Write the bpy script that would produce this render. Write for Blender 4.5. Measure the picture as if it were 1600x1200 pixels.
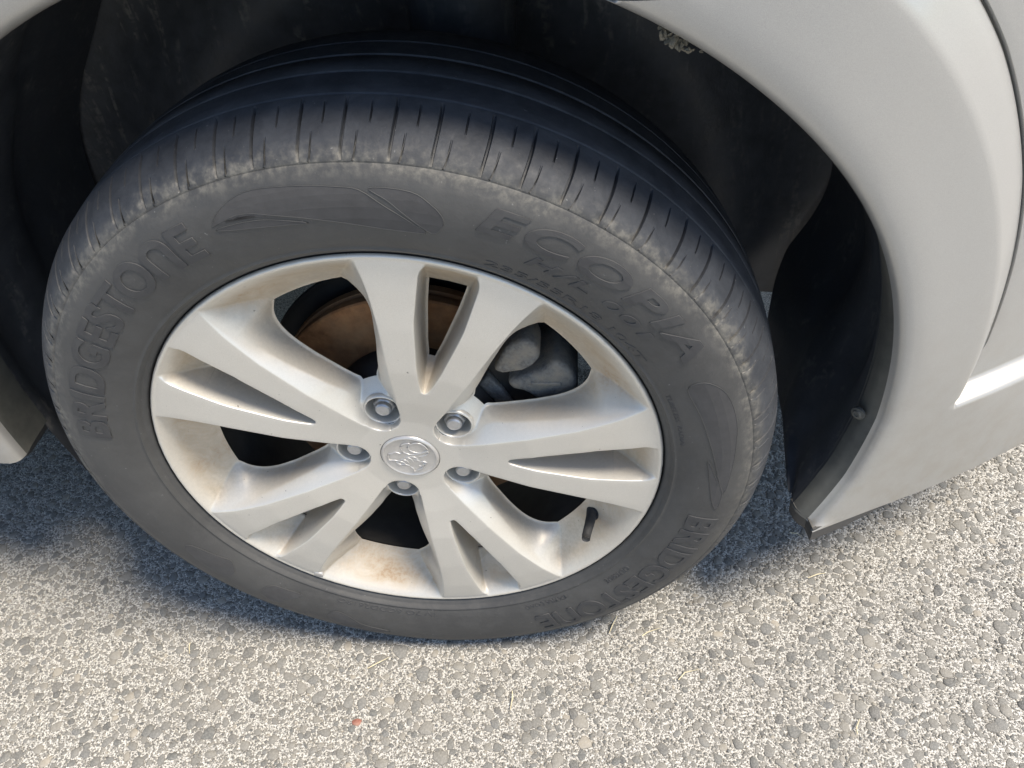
import bpy, bmesh, math, random
import numpy as np
from mathutils import Vector, Matrix
random.seed(4); rng = np.random.default_rng(11)
R = math.radians
for o in list(bpy.data.objects): bpy.data.objects.remove(o)
S = bpy.context.scene
COL = S.collection

# ------------------------------------------------------------ camera, sky, sun
cam = bpy.data.cameras.new('camera'); camo = bpy.data.objects.new('camera', cam); COL.objects.link(camo)
camo.location = (0.17903, -0.47129, 0.88763)
camo.rotation_euler = (0.815538, 0.090577, 0.060943)
cam.sensor_width = 36.0; cam.lens = 27.0; cam.clip_start = 0.01; cam.clip_end = 2000
S.camera = camo
SUN_EL, SUN_AZ = R(62), R(-19)          # azimuth of the sun measured from +x towards +y
W = bpy.data.worlds.new('World'); S.world = W; W.use_nodes = True
wn = W.node_tree.nodes; wl = W.node_tree.links
sky = wn.new('ShaderNodeTexSky'); sky.sky_type = 'NISHITA'; sky.sun_disc = False
sky.sun_elevation = SUN_EL; sky.sun_rotation = R(90) - SUN_AZ
sky.air_density = 1.0; sky.dust_density = 0.8; sky.ozone_density = 2.0
wl.new(sky.outputs[0], wn['Background'].inputs[0]); wn['Background'].inputs[1].default_value = 0.14
sun = bpy.data.lights.new('sun', 'SUN'); suno = bpy.data.objects.new('sun', sun); COL.objects.link(suno)
sun.energy = 4.0; sun.angle = R(18); sun.color = (1.0, 0.91, 0.78)
sd = Vector((math.cos(SUN_EL)*math.cos(SUN_AZ), math.cos(SUN_EL)*math.sin(SUN_AZ), math.sin(SUN_EL)))
suno.rotation_euler = sd.to_track_quat('Z', 'Y').to_euler()
S.view_settings.view_transform = 'Standard'; S.view_settings.look = 'None'
S.view_settings.exposure = 0.70; S.view_settings.gamma = 1.0; S.view_settings.use_curve_mapping = False

# ------------------------------------------------------------ helpers
HUB = 0.337
def link(o, parent=None):
    COL.objects.link(o)
    if parent is not None: o.parent = parent
    return o
def tag(o, label=None, cat=None, group=None, kind=None):
    if label: o['label'] = label
    if cat: o['category'] = cat
    if group: o['group'] = group
    if kind: o['kind'] = kind
    return o
def mesh_obj(name, V, F, mat, parent=None, smooth=True, loc=(0, 0, 0)):
    me = bpy.data.meshes.new(name); me.from_pydata([tuple(map(float, v)) for v in V], [], F); me.validate(); me.update()
    if smooth: me.polygons.foreach_set('use_smooth', [True]*len(me.polygons))
    if mat: me.materials.append(mat)
    o = bpy.data.objects.new(name, me); o.location = loc
    return link(o, parent)
def grid_faces(n, m, cu=False, cv=False, flip=False, mask=None, off=0):
    F = []
    for i in range(n if cu else n-1):
        for j in range(m if cv else m-1):
            if mask is not None and not mask[i][j]: continue
            a = off+i*m+j; b = off+i*m+(j+1) % m; c = off+((i+1) % n)*m+(j+1) % m; d = off+((i+1) % n)*m+j
            F.append((a, d, c, b) if flip else (a, b, c, d))
    return F
def fix_normals(o):
    bm = bmesh.new(); bm.from_mesh(o.data)
    bmesh.ops.remove_doubles(bm, verts=bm.verts, dist=1e-6)
    bmesh.ops.dissolve_degenerate(bm, edges=bm.edges, dist=1e-7)
    bmesh.ops.recalc_face_normals(bm, faces=bm.faces)
    bm.to_mesh(o.data); bm.free(); return o
def sharpen(o, deg=35):
    bm = bmesh.new(); bm.from_mesh(o.data)
    for e in bm.edges:
        if len(e.link_faces) == 2 and e.calc_face_angle(0) > R(deg): e.smooth = False
    bm.to_mesh(o.data); bm.free(); return o
def lathe(name, prof, n, mat, parent=None, axis='y', loc=(0, 0, 0), smooth=True, sharp=None):
    """prof: (radius, depth along +y) pairs turned about the y axis"""
    V = []
    for i in range(n):
        a = 2*math.pi*i/n
        for r, y in prof: V.append((r*math.cos(a), y, r*math.sin(a)))
    o = mesh_obj(name, V, grid_faces(n, len(prof), cu=True), mat, parent, smooth, loc)
    fix_normals(o)
    if sharp: sharpen(o, sharp)
    return o
def bm_obj(name, bm, mat, parent=None, smooth=True, loc=(0, 0, 0), sharp=None):
    me = bpy.data.meshes.new(name); bmesh.ops.recalc_face_normals(bm, faces=bm.faces); bm.to_mesh(me); bm.free()
    if smooth: me.polygons.foreach_set('use_smooth', [True]*len(me.polygons))
    if mat: me.materials.append(mat)
    o = bpy.data.objects.new(name, me); o.location = loc; link(o, parent)
    if sharp: sharpen(o, sharp)
    return o
def tube(path, rad, seg=10, cap=True):
    """tube along a polyline; returns V, F"""
    V, F = [], []; n = len(path); P = [Vector(p) for p in path]
    for i, p in enumerate(P):
        t = (P[min(i+1, n-1)]-P[max(i-1, 0)]).normalized()
        up = Vector((0, 0, 1)) if abs(t.z) < .9 else Vector((1, 0, 0))
        a = t.cross(up).normalized(); b = t.cross(a)
        r = rad[i] if hasattr(rad, '__len__') else rad
        for k in range(seg):
            q = 2*math.pi*k/seg; V.append(p+a*r*math.cos(q)+b*r*math.sin(q))
    F = grid_faces(n, seg, cv=True)
    if cap: F += [tuple(range(seg)), tuple(reversed(range((n-1)*seg, n*seg)))]
    return V, F
def bevel_box(name, size, mat, parent=None, loc=(0, 0, 0), rot=(0, 0, 0), bev=.004, seg=2, taper=None):
    bm = bmesh.new(); bmesh.ops.create_cube(bm, size=1)
    for v in bm.verts:
        v.co = Vector((v.co.x*size[0], v.co.y*size[1], v.co.z*size[2]))
        if taper and v.co.z > 0: v.co.x *= taper; v.co.y *= taper
    bmesh.ops.bevel(bm, geom=bm.edges[:], offset=bev, segments=seg, profile=.5, affect='EDGES')
    o = bm_obj(name, bm, mat, parent, True, loc, 40); o.rotation_euler = rot
    return o

# ------------------------------------------------------------ materials
class NT:
    def __init__(s, name):
        s.m = bpy.data.materials.new(name); s.m.use_nodes = True; s.t = s.m.node_tree
        s.b = s.t.nodes['Principled BSDF']
    def n(s, typ, **kw):
        nd = s.t.nodes.new(typ)
        for k, v in kw.items():
            if k.startswith('_'): setattr(nd, k[1:], v)
            else: nd.inputs[k].default_value = v
        return nd
    def l(s, a, b): s.t.links.new(a, b)
    def coord(s, scale=None, kind='Object'):
        tc = s.n('ShaderNodeTexCoord'); out = tc.outputs[kind]
        if scale:
            mp = s.n('ShaderNodeMapping'); mp.inputs['Scale'].default_value = scale; s.l(out, mp.inputs[0]); out = mp.outputs[0]
        return out
    def noise(s, vec, sc, det=4, rough=.55, dist=0):
        nd = s.n('ShaderNodeTexNoise', Scale=sc, Detail=det, Roughness=rough, Distortion=dist); s.l(vec, nd.inputs['Vector']); return nd.outputs['Fac']
    def ramp(s, fac, stops, interp='LINEAR'):
        nd = s.n('ShaderNodeValToRGB'); nd.color_ramp.interpolation = interp; e = nd.color_ramp.elements
        while len(e) < len(stops): e.new(.5)
        for el, (p, c) in zip(e, stops):
            el.position = p; el.color = (c, c, c, 1) if not hasattr(c, '__len__') else (*c, 1)
        s.l(fac, nd.inputs[0]); return nd.outputs[0]
    def mix(s, fac, a, b, mode='MIX'):
        nd = s.n('ShaderNodeMix', _data_type='RGBA', _blend_type=mode)
        for sock, v in ((nd.inputs[0], fac), (nd.inputs[6], a), (nd.inputs[7], b)):
            if hasattr(v, 'is_output'): s.l(v, sock)
            elif hasattr(v, '__len__'): sock.default_value = (*v, 1)
            else: sock.default_value = v
        return nd.outputs[2]
    def math(s, op, a, b=0.0, clamp=False):
        nd = s.n('ShaderNodeMath', _operation=op, _use_clamp=clamp)
        for sock, v in ((nd.inputs[0], a), (nd.inputs[1], b)):
            if hasattr(v, 'is_output'): s.l(v, sock)
            else: sock.default_value = v
        return nd.outputs[0]
    def bump(s, h, strength=.3, dist=.001, normal=None):
        nd = s.n('ShaderNodeBump', Strength=strength, Distance=dist); s.l(h, nd.inputs['Height'])
        if normal: s.l(normal, nd.inputs['Normal'])
        return nd.outputs[0]
    def set(s, **kw):
        for k, v in kw.items():
            k = k.replace('_', ' ')
            if hasattr(v, 'is_output'): s.l(v, s.b.inputs[k])
            elif k == 'Base Color': s.b.inputs[k].default_value = (*v, 1)
            else: s.b.inputs[k].default_value = v
        return s
    def attr(s, name):
        nd = s.n('ShaderNodeAttribute'); nd.attribute_name = name; return nd

def mat_paint():
    s = NT('silver_paint'); v = s.coord()
    fl = s.noise(v, 2600, 1); big = s.noise(v, 5, 4, .6)
    grime = s.noise(v, 38, 6, .7)
    sep = s.n('ShaderNodeSeparateXYZ'); s.l(v, sep.inputs[0])
    low = s.n('ShaderNodeMapRange'); s.l(sep.outputs[2], low.inputs[0])
    low.inputs[1].default_value = .48; low.inputs[2].default_value = .2; low.inputs[3].default_value = 0; low.inputs[4].default_value = 1
    base = s.mix(s.ramp(fl, [(.3, 0), (.7, 1)]), (.33, .322, .303), (.405, .395, .372))
    dirt = s.math('MULTIPLY', s.ramp(grime, [(.42, 0), (.72, 1)]), s.math('ADD', s.math('MULTIPLY', low.outputs[0], .5), .06))
    spk = s.noise(v, 420, 2); spots = s.math('MULTIPLY', s.ramp(spk, [(.70, 0), (.76, 1)]), s.math('MULTIPLY', low.outputs[0], .6))
    film = s.math('MULTIPLY', low.outputs[0], .34)
    col = s.mix(s.math('ADD', s.math('MAXIMUM', dirt, spots), film, True), base, (.30, .275, .23))
    s.set(Base_Color=col, Metallic=.35, Roughness=s.math('ADD', s.ramp(big, [(.3, .30), (.7, .40)]), s.math('MULTIPLY', low.outputs[0], .2)), Coat_Weight=.6, Coat_Roughness=.10)
    return s.m
def mat_rim():
    s = NT('alloy_paint'); v = s.coord()
    d = s.attr('dust').outputs['Fac']
    n1 = s.noise(v, 26, 5, .68, .6); n2 = s.noise(v, 330, 3, .6); n3 = s.noise(v, 9, 3)
    fl = s.noise(v, 2400, 1)
    base = s.mix(s.ramp(fl, [(.3, 0), (.7, 1)]), (.57, .55, .50), (.67, .648, .595))
    dm = s.math('MULTIPLY', s.math('MULTIPLY', d, s.ramp(n3, [(.36, .50), (.62, 1.0)])), s.ramp(n1, [(.26, .35), (.62, 1.0)]))
    dm = s.math('MULTIPLY', dm, s.ramp(n2, [(.3, .75), (.7, 1.0)]), True)
    dustc = s.mix(s.ramp(n2, [(.35, 0), (.7, 1)]), (.22, .135, .07), (.35, .245, .15))
    light = s.mix(s.math('MULTIPLY', s.ramp(n3, [(.35, .05), (.7, .22)]), 1.0), base, (.50, .44, .35))
    film = s.math('MULTIPLY', s.math('MULTIPLY', d, s.ramp(n1, [(.25, .55), (.6, 1.0)])), .78, True)
    col = s.mix(film, light, s.mix(s.ramp(n2, [(.35, 0), (.65, 1)]), (.40, .32, .215), (.56, .475, .35)))
    col = s.mix(s.math('MULTIPLY', s.math('MULTIPLY', dm, dm), s.ramp(n2, [(.38, .35), (.6, 1)])), col, dustc)
    ch = s.noise(v, 210, 3, .5); chips = s.math('MULTIPLY', s.ramp(ch, [(.745, 0), (.755, 1)]), .8)
    col = s.mix(chips, col, (.10, .085, .07))
    s.set(Base_Color=col, Metallic=s.math('MULTIPLY', s.math('SUBTRACT', 1.0, dm, True), .45), Roughness=s.math('ADD', s.math('MULTIPLY', dm, .4), .36, True), Coat_Weight=.15, Coat_Roughness=.25,
          Normal=s.bump(n2, .12, .0006))
    return s.m
def mat_simple(name, col, rough=.6, metal=0., var=.25, sc=60, bump=.2, bd=.001, var2=None):
    s = NT(name); v = s.coord(); n1 = s.noise(v, sc, 6, .65); n2 = s.noise(v, sc*.18, 4)
    a = tuple(c*(1-var) for c in col); b = tuple(min(1, c*(1+var)) for c in col)
    c = s.mix(s.ramp(n1, [(.3, 0), (.7, 1)]), a, b)
    if var2: c = s.mix(s.ramp(n2, [(.40, 0), (.66, 1)]), c, var2)
    s.set(Base_Color=c, Roughness=rough, Metallic=metal, Normal=s.bump(n1, bump, bd)); return s.m
def mat_tyre():
    s = NT('tyre_rubber'); v = s.coord()
    sep = s.n('ShaderNodeSeparateXYZ'); s.l(v, sep.inputs[0])
    cx = s.n('ShaderNodeCombineXYZ'); s.l(sep.outputs[0], cx.inputs[0]); s.l(sep.outputs[2], cx.inputs[2])
    ln = s.n('ShaderNodeVectorMath', _operation='LENGTH'); s.l(cx.outputs[0], ln.inputs[0]); r = ln.outputs['Value']
    n1 = s.noise(v, 34, 5, .68, .5); n2 = s.noise(v, 160, 3, .6); n3 = s.noise(v, 9, 4, .6); n4 = s.noise(v, 75, 4, .7)
    side = s.mix(s.ramp(n3, [(.3, 0), (.7, 1)]), (.044, .043, .0415), (.068, .066, .062))
    side = s.mix(s.math('MULTIPLY', s.ramp(n4, [(.45, 0), (.75, 1)]), .4), side, (.098, .094, .087))
    tread = s.mix(s.ramp(n1, [(.35, 0), (.7, 1)]), (.024, .0262, .031), (.047, .050, .056))
    rw = s.math('ADD', r, s.math('MULTIPLY', s.math('SUBTRACT', n4, .5), .010))
    tm = s.n('ShaderNodeMapRange'); s.l(rw, tm.inputs[0]); tm.inputs[1].default_value = .319; tm.inputs[2].default_value = .330
    col = s.mix(tm.outputs[0], side, tread)
    # tan road dirt that clings to the shoulder rib
    rd = s.math('ABSOLUTE', s.math('SUBTRACT', s.math('ADD', r, s.math('MULTIPLY', s.math('SUBTRACT', n3, .5), .016)), .3195))
    ring = s.n('ShaderNodeMapRange'); s.l(rd, ring.inputs[0]); ring.inputs[1].default_value = .012; ring.inputs[2].default_value = .002
    dirt = s.math('MULTIPLY', ring.outputs[0], s.ramp(s.math('ADD', s.math('MULTIPLY', n1, .5), s.math('MULTIPLY', n2, .5)), [(.44, 0), (.60, 1)]))
    dirt = s.math('MULTIPLY', dirt, s.ramp(n2, [(.30, .25), (.65, .9)]), True)
    zf = s.n('ShaderNodeMapRange'); s.l(sep.outputs[2], zf.inputs[0]); zf.inputs[1].default_value = -.12; zf.inputs[2].default_value = .05; zf.inputs[3].default_value = .25
    dirt = s.math('MULTIPLY', dirt, zf.outputs[0])
    col = s.mix(s.math('MULTIPLY', dirt, .72), col, (.19, .175, .145))
    sc_ = s.noise(v, 260, 2, .5); scuff = s.math('MULTIPLY', s.ramp(sc_, [(.74, 0), (.78, 1)]), .35)
    col = s.mix(scuff, col, (.30, .29, .27))
    s.set(Base_Color=col, Roughness=s.ramp(n4, [(.3, .52), (.7, .72)]), Normal=s.bump(s.math('ADD', n2, s.math('MULTIPLY', n4, 1.5)), .22, .0012), Specular_IOR_Level=.45)
    return s.m
def mat_letters():
    s = NT('lettering_rubber'); v = s.coord(); n = s.noise(v, 60, 5)
    s.set(Base_Color=s.mix(s.ramp(n, [(.3, 0), (.7, 1)]), (.037, .036, .037), (.054, .053, .051)), Roughness=.72); return s.m
def mat_disc():
    s = NT('rusty_disc'); v = s.coord(); n1 = s.noise(v, 90, 6, .7); n2 = s.noise(v, 18, 4)
    c = s.mix(s.ramp(n1, [(.3, 0), (.7, 1)]), (.17, .068, .022), (.36, .17, .065)); c = s.mix(s.ramp(n2, [(.4, 0), (.7, .8)]), c, (.24, .15, .08))
    s.set(Base_Color=c, Roughness=.75, Metallic=.15, Normal=s.bump(n1, .4, .001)); return s.m
def mat_ground():
    s = NT('cement_matrix'); v = s.coord()
    n1 = s.noise(v, 480, 3, .7); n2 = s.noise(v, 3.2, 3, .6); n4 = s.noise(v, 210, 3, .6)
    vor = s.n('ShaderNodeTexVoronoi', Scale=300.0, Randomness=1.0); s.l(v, vor.inputs['Vector'])
    sepc = s.n('ShaderNodeSeparateColor'); s.l(vor.outputs['Color'], sepc.inputs[0])
    cem = s.mix(s.ramp(n1, [(.41, 0), (.55, 1)]), (.12, .107, .088), (.86, .825, .745))
    st = s.mix(sepc.outputs[0], (.10, .095, .083), (.30, .285, .25))
    col = s.mix(s.ramp(n4, [(.52, 0), (.60, .75)]), cem, st)
    col = s.mix(s.math('MULTIPLY', s.ramp(n2, [(.35, 0), (.7, 1)]), .20), col, (.28, .255, .21))
    s.set(Base_Color=col, Roughness=.9, Normal=s.bump(s.math('ADD', n1, s.math('MULTIPLY', n4, .8)), 1.0, .004)); return s.m
def mat_stone(name, use_attr):
    s = NT(name); v = s.coord(kind='Object')
    if use_attr:
        a = s.attr('tone').outputs['Fac']
    else:
        oi = s.n('ShaderNodeObjectInfo'); a = oi.outputs['Random']
    c = s.ramp(a, [(0, (.075, .076, .073)), (.15, (.185, .176, .155)), (.35, (.115, .117, .109)), (.5, (.225, .21, .18)), (.65, (.135, .137, .131)), (.8, (.25, .232, .197)), (.93, (.16, .156, .14)), (1, (.36, .32, .255))])
    n = s.noise(v, 620 if use_attr else 5.0, 3, .7); n2 = s.noise(v, 170 if use_attr else 1.6, 3)
    ed = s.attr('joint_shade').outputs['Fac']
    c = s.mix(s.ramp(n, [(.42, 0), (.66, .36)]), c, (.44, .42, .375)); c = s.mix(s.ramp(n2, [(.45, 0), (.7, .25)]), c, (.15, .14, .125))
    c = s.mix(s.math('MULTIPLY', ed, .8), c, (.10, .088, .070))  # base ring darkened: joint dirt plus the gap shadow painted into the colour
    s.set(Base_Color=c, Roughness=.82, Normal=s.bump(n, .7, .0012)); return s.m

def mat_liner():
    s = NT('liner_plastic'); v = s.coord(); n1 = s.noise(v, 45, 4, .65); st = s.noise(s.coord((60, 40, 9)), 1.0, 3, .6, .4); n2 = s.noise(v, 130, 2); n3 = s.noise(v, 4, 3)
    c = s.mix(s.ramp(n1, [(.3, 0), (.7, 1)]), (.038, .041, .047), (.066, .070, .078))
    sc = s.math('MULTIPLY', s.math('MULTIPLY', s.ramp(st, [(.55, 0), (.68, 1)]), s.ramp(n2, [(.42, 0), (.6, 1)])), s.ramp(n3, [(.35, .35), (.6, 1.0)]))
    c = s.mix(sc, c, (.15, .145, .135))
    s.set(Base_Color=c, Roughness=s.ramp(n1, [(.3, .42), (.7, .6)]), Normal=s.bump(n2, .35, .0012)); return s.m
M = dict(motif=mat_simple('ribbed_motif', (.052, .050, .049), .75, 0, .15, 90, .1), paint=mat_paint(), rim=mat_rim(), tyre=mat_tyre(), letters=mat_letters(), disc=mat_disc(), ground=mat_ground(),
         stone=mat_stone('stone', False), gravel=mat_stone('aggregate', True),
         liner=mat_liner(),
         flange=mat_simple('dirty_flange', (.055, .056, .050), .7, 0, .25, 70, .2, .001, (.10, .097, .083)),
         black=mat_simple('black_plastic', (.03, .031, .033), .55, 0, .3, 60, .3, .001, (.055, .053, .05)),
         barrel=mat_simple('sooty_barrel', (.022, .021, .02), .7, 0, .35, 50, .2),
         nut=mat_simple('nut_steel', (.42, .42, .42), .38, .7, .15, 120, .1),
         cast=mat_simple('cast_iron', (.15, .148, .14), .75, .2, .45, 320, .8, .0014, (.24, .215, .175)),
         hat=mat_simple('disc_hat', (.028, .026, .025), .7, .1, .3, 90, .3),
         cap=mat_simple('cap_paint', (.52, .50, .47), .34, .5, .06, 300, .05),
         valve=mat_simple('valve_rubber', (.03, .03, .03), .65, 0, .3, 200, .2),
         gap=mat_simple('gap_seal', (.012, .012, .013), .8, 0, .2),  # even near-black, worn by the valve grommet
         straw=mat_simple('straw', (.62, .54, .36), .8, 0, .25, 300, .2),
         glass=mat_simple('tinted_glass', (.01, .012, .013), .06, 0, .1),
         redstone=mat_simple('red_stone', (.25, .10, .07), .85, 0, .3, 3, .4, .001, (.32, .18, .13)),
         leaf=mat_simple('dry_debris', (.12, .11, .085), .85, 0, .3, 300, .3))

# ------------------------------------------------------------ ground and its aggregate
gv = [(-400, -400, 0), (400, -400, 0), (400, 400, 0), (-400, 400, 0)]
ground = mesh_obj('ground', gv, [(0, 1, 2, 3)], M['ground'], None, False); tag(ground, kind='structure')
def stone_arrays(n, top=.84, h=.13, jag=.20):
    """unit stone: bevelled, flat-topped pebble embedded in the cement"""
    a = np.linspace(0, 2*np.pi, n, endpoint=False)+rng.uniform(-.25, .25, n)*2*np.pi/n
    rad = 1+rng.uniform(-jag, jag, n)
    el = rng.uniform(.62, .95)
    c, s_ = np.cos(a)*rad, np.sin(a)*rad*el
    t = rng.uniform(-.5, .5, 2)*.10
    z2 = h*(1+.3*rng.uniform(-1, 1, n))
    V = [np.stack([c, s_, np.full(n, -.12)], 1), np.stack([c*.97, s_*.97, z2*.5], 1), np.stack([c*top, s_*top, z2+t[0]*c], 1), np.array([[0, 0, h*1.18]])]
    V = np.concatenate(V)
    F = []
    for k in range(2):
        for i in range(n):
            j = (i+1) % n; F.append((k*n+i, k*n+j, (k+1)*n+j, (k+1)*n+i))
    for i in range(n): F.append((2*n+i, 2*n+(i+1) % n, 3*n))
    return V, F
class Hash:
    def __init__(s, c): s.c = c; s.d = {}
    def ok(s, x, y, r, k):
        ix, iy = int(math.floor(x/s.c)), int(math.floor(y/s.c))
        for a in range(ix-2, ix+3):
            for b in range(iy-2, iy+3):
                for (px, py, pr) in s.d.get((a, b), ()):
                    if (px-x)**2+(py-y)**2 < (k*(pr+r))**2: return False
        return True
    def add(s, x, y, r): s.d.setdefault((int(math.floor(x/s.c)), int(math.floor(y/s.c))), []).append((x, y, r))
hs = Hash(.012)
XR, YR = (-1.0, 1.0), (-.24, .80)
big = []
red = (-.1075, -.1035); hs.add(*red, .0062)
tries = 0
while len(big) < 299 and tries < 20000:
    tries += 1
    x, y = rng.uniform(-.70, .80), rng.uniform(-.17, .42)
    if abs(x) < .36 and y > -.005: continue
    if y > .30 and x < .5: continue
    r = .0056+.0050*rng.random()**1.8
    if hs.ok(x, y, r, .86): hs.add(x, y, r); big.append((x, y, r))
variants = []
for k in range(14):
    V, F = stone_arrays(int(rng.integers(6, 10)), .86, .12, .22)
    me = bpy.data.meshes.new('stone'); me.from_pydata(V.tolist(), [], F); me.polygons.foreach_set('use_smooth', [True]*len(F)); me.materials.append(M['stone']); ja = me.attributes.new('joint_shade', 'FLOAT', 'POINT'); n_ = (len(V)-1)//3; ja.data.foreach_set('value', np.array([1.]*n_+[.55]*n_+[0.]*(n_+1), np.float32)); variants.append(me)
for i, (x, y, r) in enumerate(big):
    o = bpy.data.objects.new('stone', variants[i % 14]); o.location = (x, y, 0.0003); o.scale = (r, r, r*rng.uniform(.45, .8)); o.rotation_euler = (0, 0, rng.uniform(0, 6.28)); link(o, ground)
V, F = stone_arrays(9, .8, .2)
rs = mesh_obj('stone', V, F, M['redstone'], ground); rs.location = (*red, .0004); rs.scale = (.0062, .0062, .007); rs['label'] = 'small brick red stone set in the pale paving'
# the rest of the aggregate: joined, far too many to count
Vs, Fl, Ft, tones, joint_shades, off = [], [], [], [], [], 0
protos = [stone_arrays(int(rng.integers(6, 9)), .86, .15, .24) for _ in range(30)]
def chip(n):
    a = np.linspace(0, 2*np.pi, n, endpoint=False)+rng.uniform(-.3, .3, n)*2*np.pi/n; rad = 1+rng.uniform(-.3, .3, n); el = rng.uniform(.55, .95)
    c, s_ = np.cos(a)*rad, np.sin(a)*rad*el; t = rng.uniform(-.14, .14, 2)
    V = np.concatenate([np.stack([c, s_, np.full(n, -.3)], 1), np.stack([c*.80, s_*.80, .30+t[0]*c+t[1]*s_], 1)])
    return V, [(i, (i+1) % n, n+(i+1) % n, n+i) for i in range(n)]+[tuple(range(n, 2*n))]
chips = [chip(int(rng.integers(4, 7))) for _ in range(40)]
def emit(x, y, r, zs, z0, tone, lib, jn):
    global off
    x, y, r, zs, z0, tone = map(np.asarray, (x, y, r, zs, z0, tone)); which = rng.integers(0, len(lib), len(x)); ang = rng.uniform(0, 6.283, len(x))
    for k, (P, Fp) in enumerate(lib):
        i = np.nonzero(which == k)[0]
        if not len(i): continue
        ca, sa, rr = np.cos(ang[i])[:, None], np.sin(ang[i])[:, None], r[i][:, None]
        Q = np.stack([x[i][:, None]+rr*(P[None, :, 0]*ca-P[None, :, 1]*sa), y[i][:, None]+rr*(P[None, :, 0]*sa+P[None, :, 1]*ca), rr*P[None, :, 2]*zs[i][:, None]+z0[i][:, None]], 2)
        n = len(P); Vs.append(Q.reshape(-1, 3)); tones.append(np.repeat(tone[i], n)); joint_shades.append(np.tile(jn(n), len(i)))
        base = off+n*np.arange(len(i))[:, None]
        for f in Fp:
            Fl.append((base+np.array(f)[None, :]).astype(np.int32)); 
        off += n*len(i)
mx, my, mr = [], [], []
for x, y, r in zip(rng.uniform(-.95, .95, 20000), rng.uniform(-.22, .55, 20000), .0030+.0052*rng.random(20000)**1.6):
    if len(mx) >= 7500: break
    if hs.ok(x, y, r, .70): hs.add(x, y, r); mx.append(x); my.append(y); mr.append(r)
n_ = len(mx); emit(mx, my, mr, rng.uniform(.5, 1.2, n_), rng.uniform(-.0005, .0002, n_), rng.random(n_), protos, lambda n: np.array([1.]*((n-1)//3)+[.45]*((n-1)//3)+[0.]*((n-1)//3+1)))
sp = .0050                                                        # fine chips on a jittered lattice between the larger stones
gx, gy = np.meshgrid(np.arange(-.92, .92, sp), np.arange(-.21, .50, sp*.9)); gx = gx+(np.arange(gx.shape[0]) % 2)[:, None]*sp/2
gx = (gx+rng.uniform(-.36, .36, gx.shape)*sp).ravel(); gy = (gy+rng.uniform(-.36, .36, gy.shape)*sp).ravel(); gr = .0011+.0021*rng.random(len(gx))**1.2
keep = [hs.ok(x, y, r*.4, .80) and rng.random() < .90 for x, y, r in zip(gx, gy, gr)]
gx, gy, gr = gx[keep], gy[keep], gr[keep]; n_ = len(gx)
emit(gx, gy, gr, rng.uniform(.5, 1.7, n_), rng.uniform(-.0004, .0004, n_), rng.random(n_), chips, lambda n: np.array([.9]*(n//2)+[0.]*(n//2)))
me = bpy.data.meshes.new('aggregate'); VV = np.concatenate(Vs).astype(np.float32)
li = np.concatenate([f.ravel() for f in Fl]); lt = np.concatenate([np.full(len(f), f.shape[1], np.int32) for f in Fl]); ls = np.concatenate([[0], np.cumsum(lt)[:-1]]).astype(np.int32)
me.vertices.add(len(VV)); me.vertices.foreach_set('co', VV.ravel()); me.loops.add(len(li)); me.loops.foreach_set('vertex_index', li)
me.polygons.add(len(lt)); me.polygons.foreach_set('loop_start', ls); me.polygons.foreach_set('loop_total', lt); me.update(calc_edges=True)
me.materials.append(M['gravel']); agg = bpy.data.objects.new('aggregate', me); link(agg, ground); tag(agg, kind='stuff')
for nm, arr in (('tone', tones), ('joint_shade', joint_shades)):
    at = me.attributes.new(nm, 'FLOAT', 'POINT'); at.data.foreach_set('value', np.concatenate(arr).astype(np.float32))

# ------------------------------------------------------------ the car
car = bpy.data.objects.new('car', None); car.empty_display_size = .1; link(car)
tag(car, 'silver car with dusty alloy wheel parked on pale aggregate paving', 'car')

def Yx(x):
    return np.interp(x, [-3, -.6, -.45, -.38, -.25, .3, .35, .4, .445, .49, .54, .6, .66, .75, .85, .93, .965], [.06, .06, .055, .032, 0, 0, .010, .029, .049, .068, .089, .12, .152, .21, .33, .55, .9])
def smooth_Y(x):
    return float(np.mean([Yx(x+d) for d in (-.03, -.02, -.01, 0, .01, .02, .03)]))
def sstep(a, b, x):
    t = min(1, max(0, (x-a)/(b-a))); return t*t*(3-2*t)
def lipr(phi): return float(np.interp(phi, [-19, -10, 0, 10, 170, 184], [.4205, .437, .446, .447, .449, .447]))
def gapr(phi): return float(np.interp(phi, [0, .6, 4.8, 14.4, 24, 30, 37, 200], [.521, .527, .5445, .552, .558, .5600, .5625, .5625]))
def creaser(phi): return float(np.interp(phi, [0, .6, 5, 10, 17, 200], [.517, .5205, .5255, .5285, .530, .530]))
FL = -.012
def body_pt(rho, phi, extra):
    a = R(phi); x, z = rho*math.cos(a), HUB+rho*math.sin(a)
    t = max(0, z-.78)
    return (x, smooth_Y(x)+extra+.55*t*t, z)
def flw(phi): return float(np.interp(phi, [-19, -12, 0, 14, 30, 200], [.020, .021, .018, .009, 0, 0]))
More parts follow.
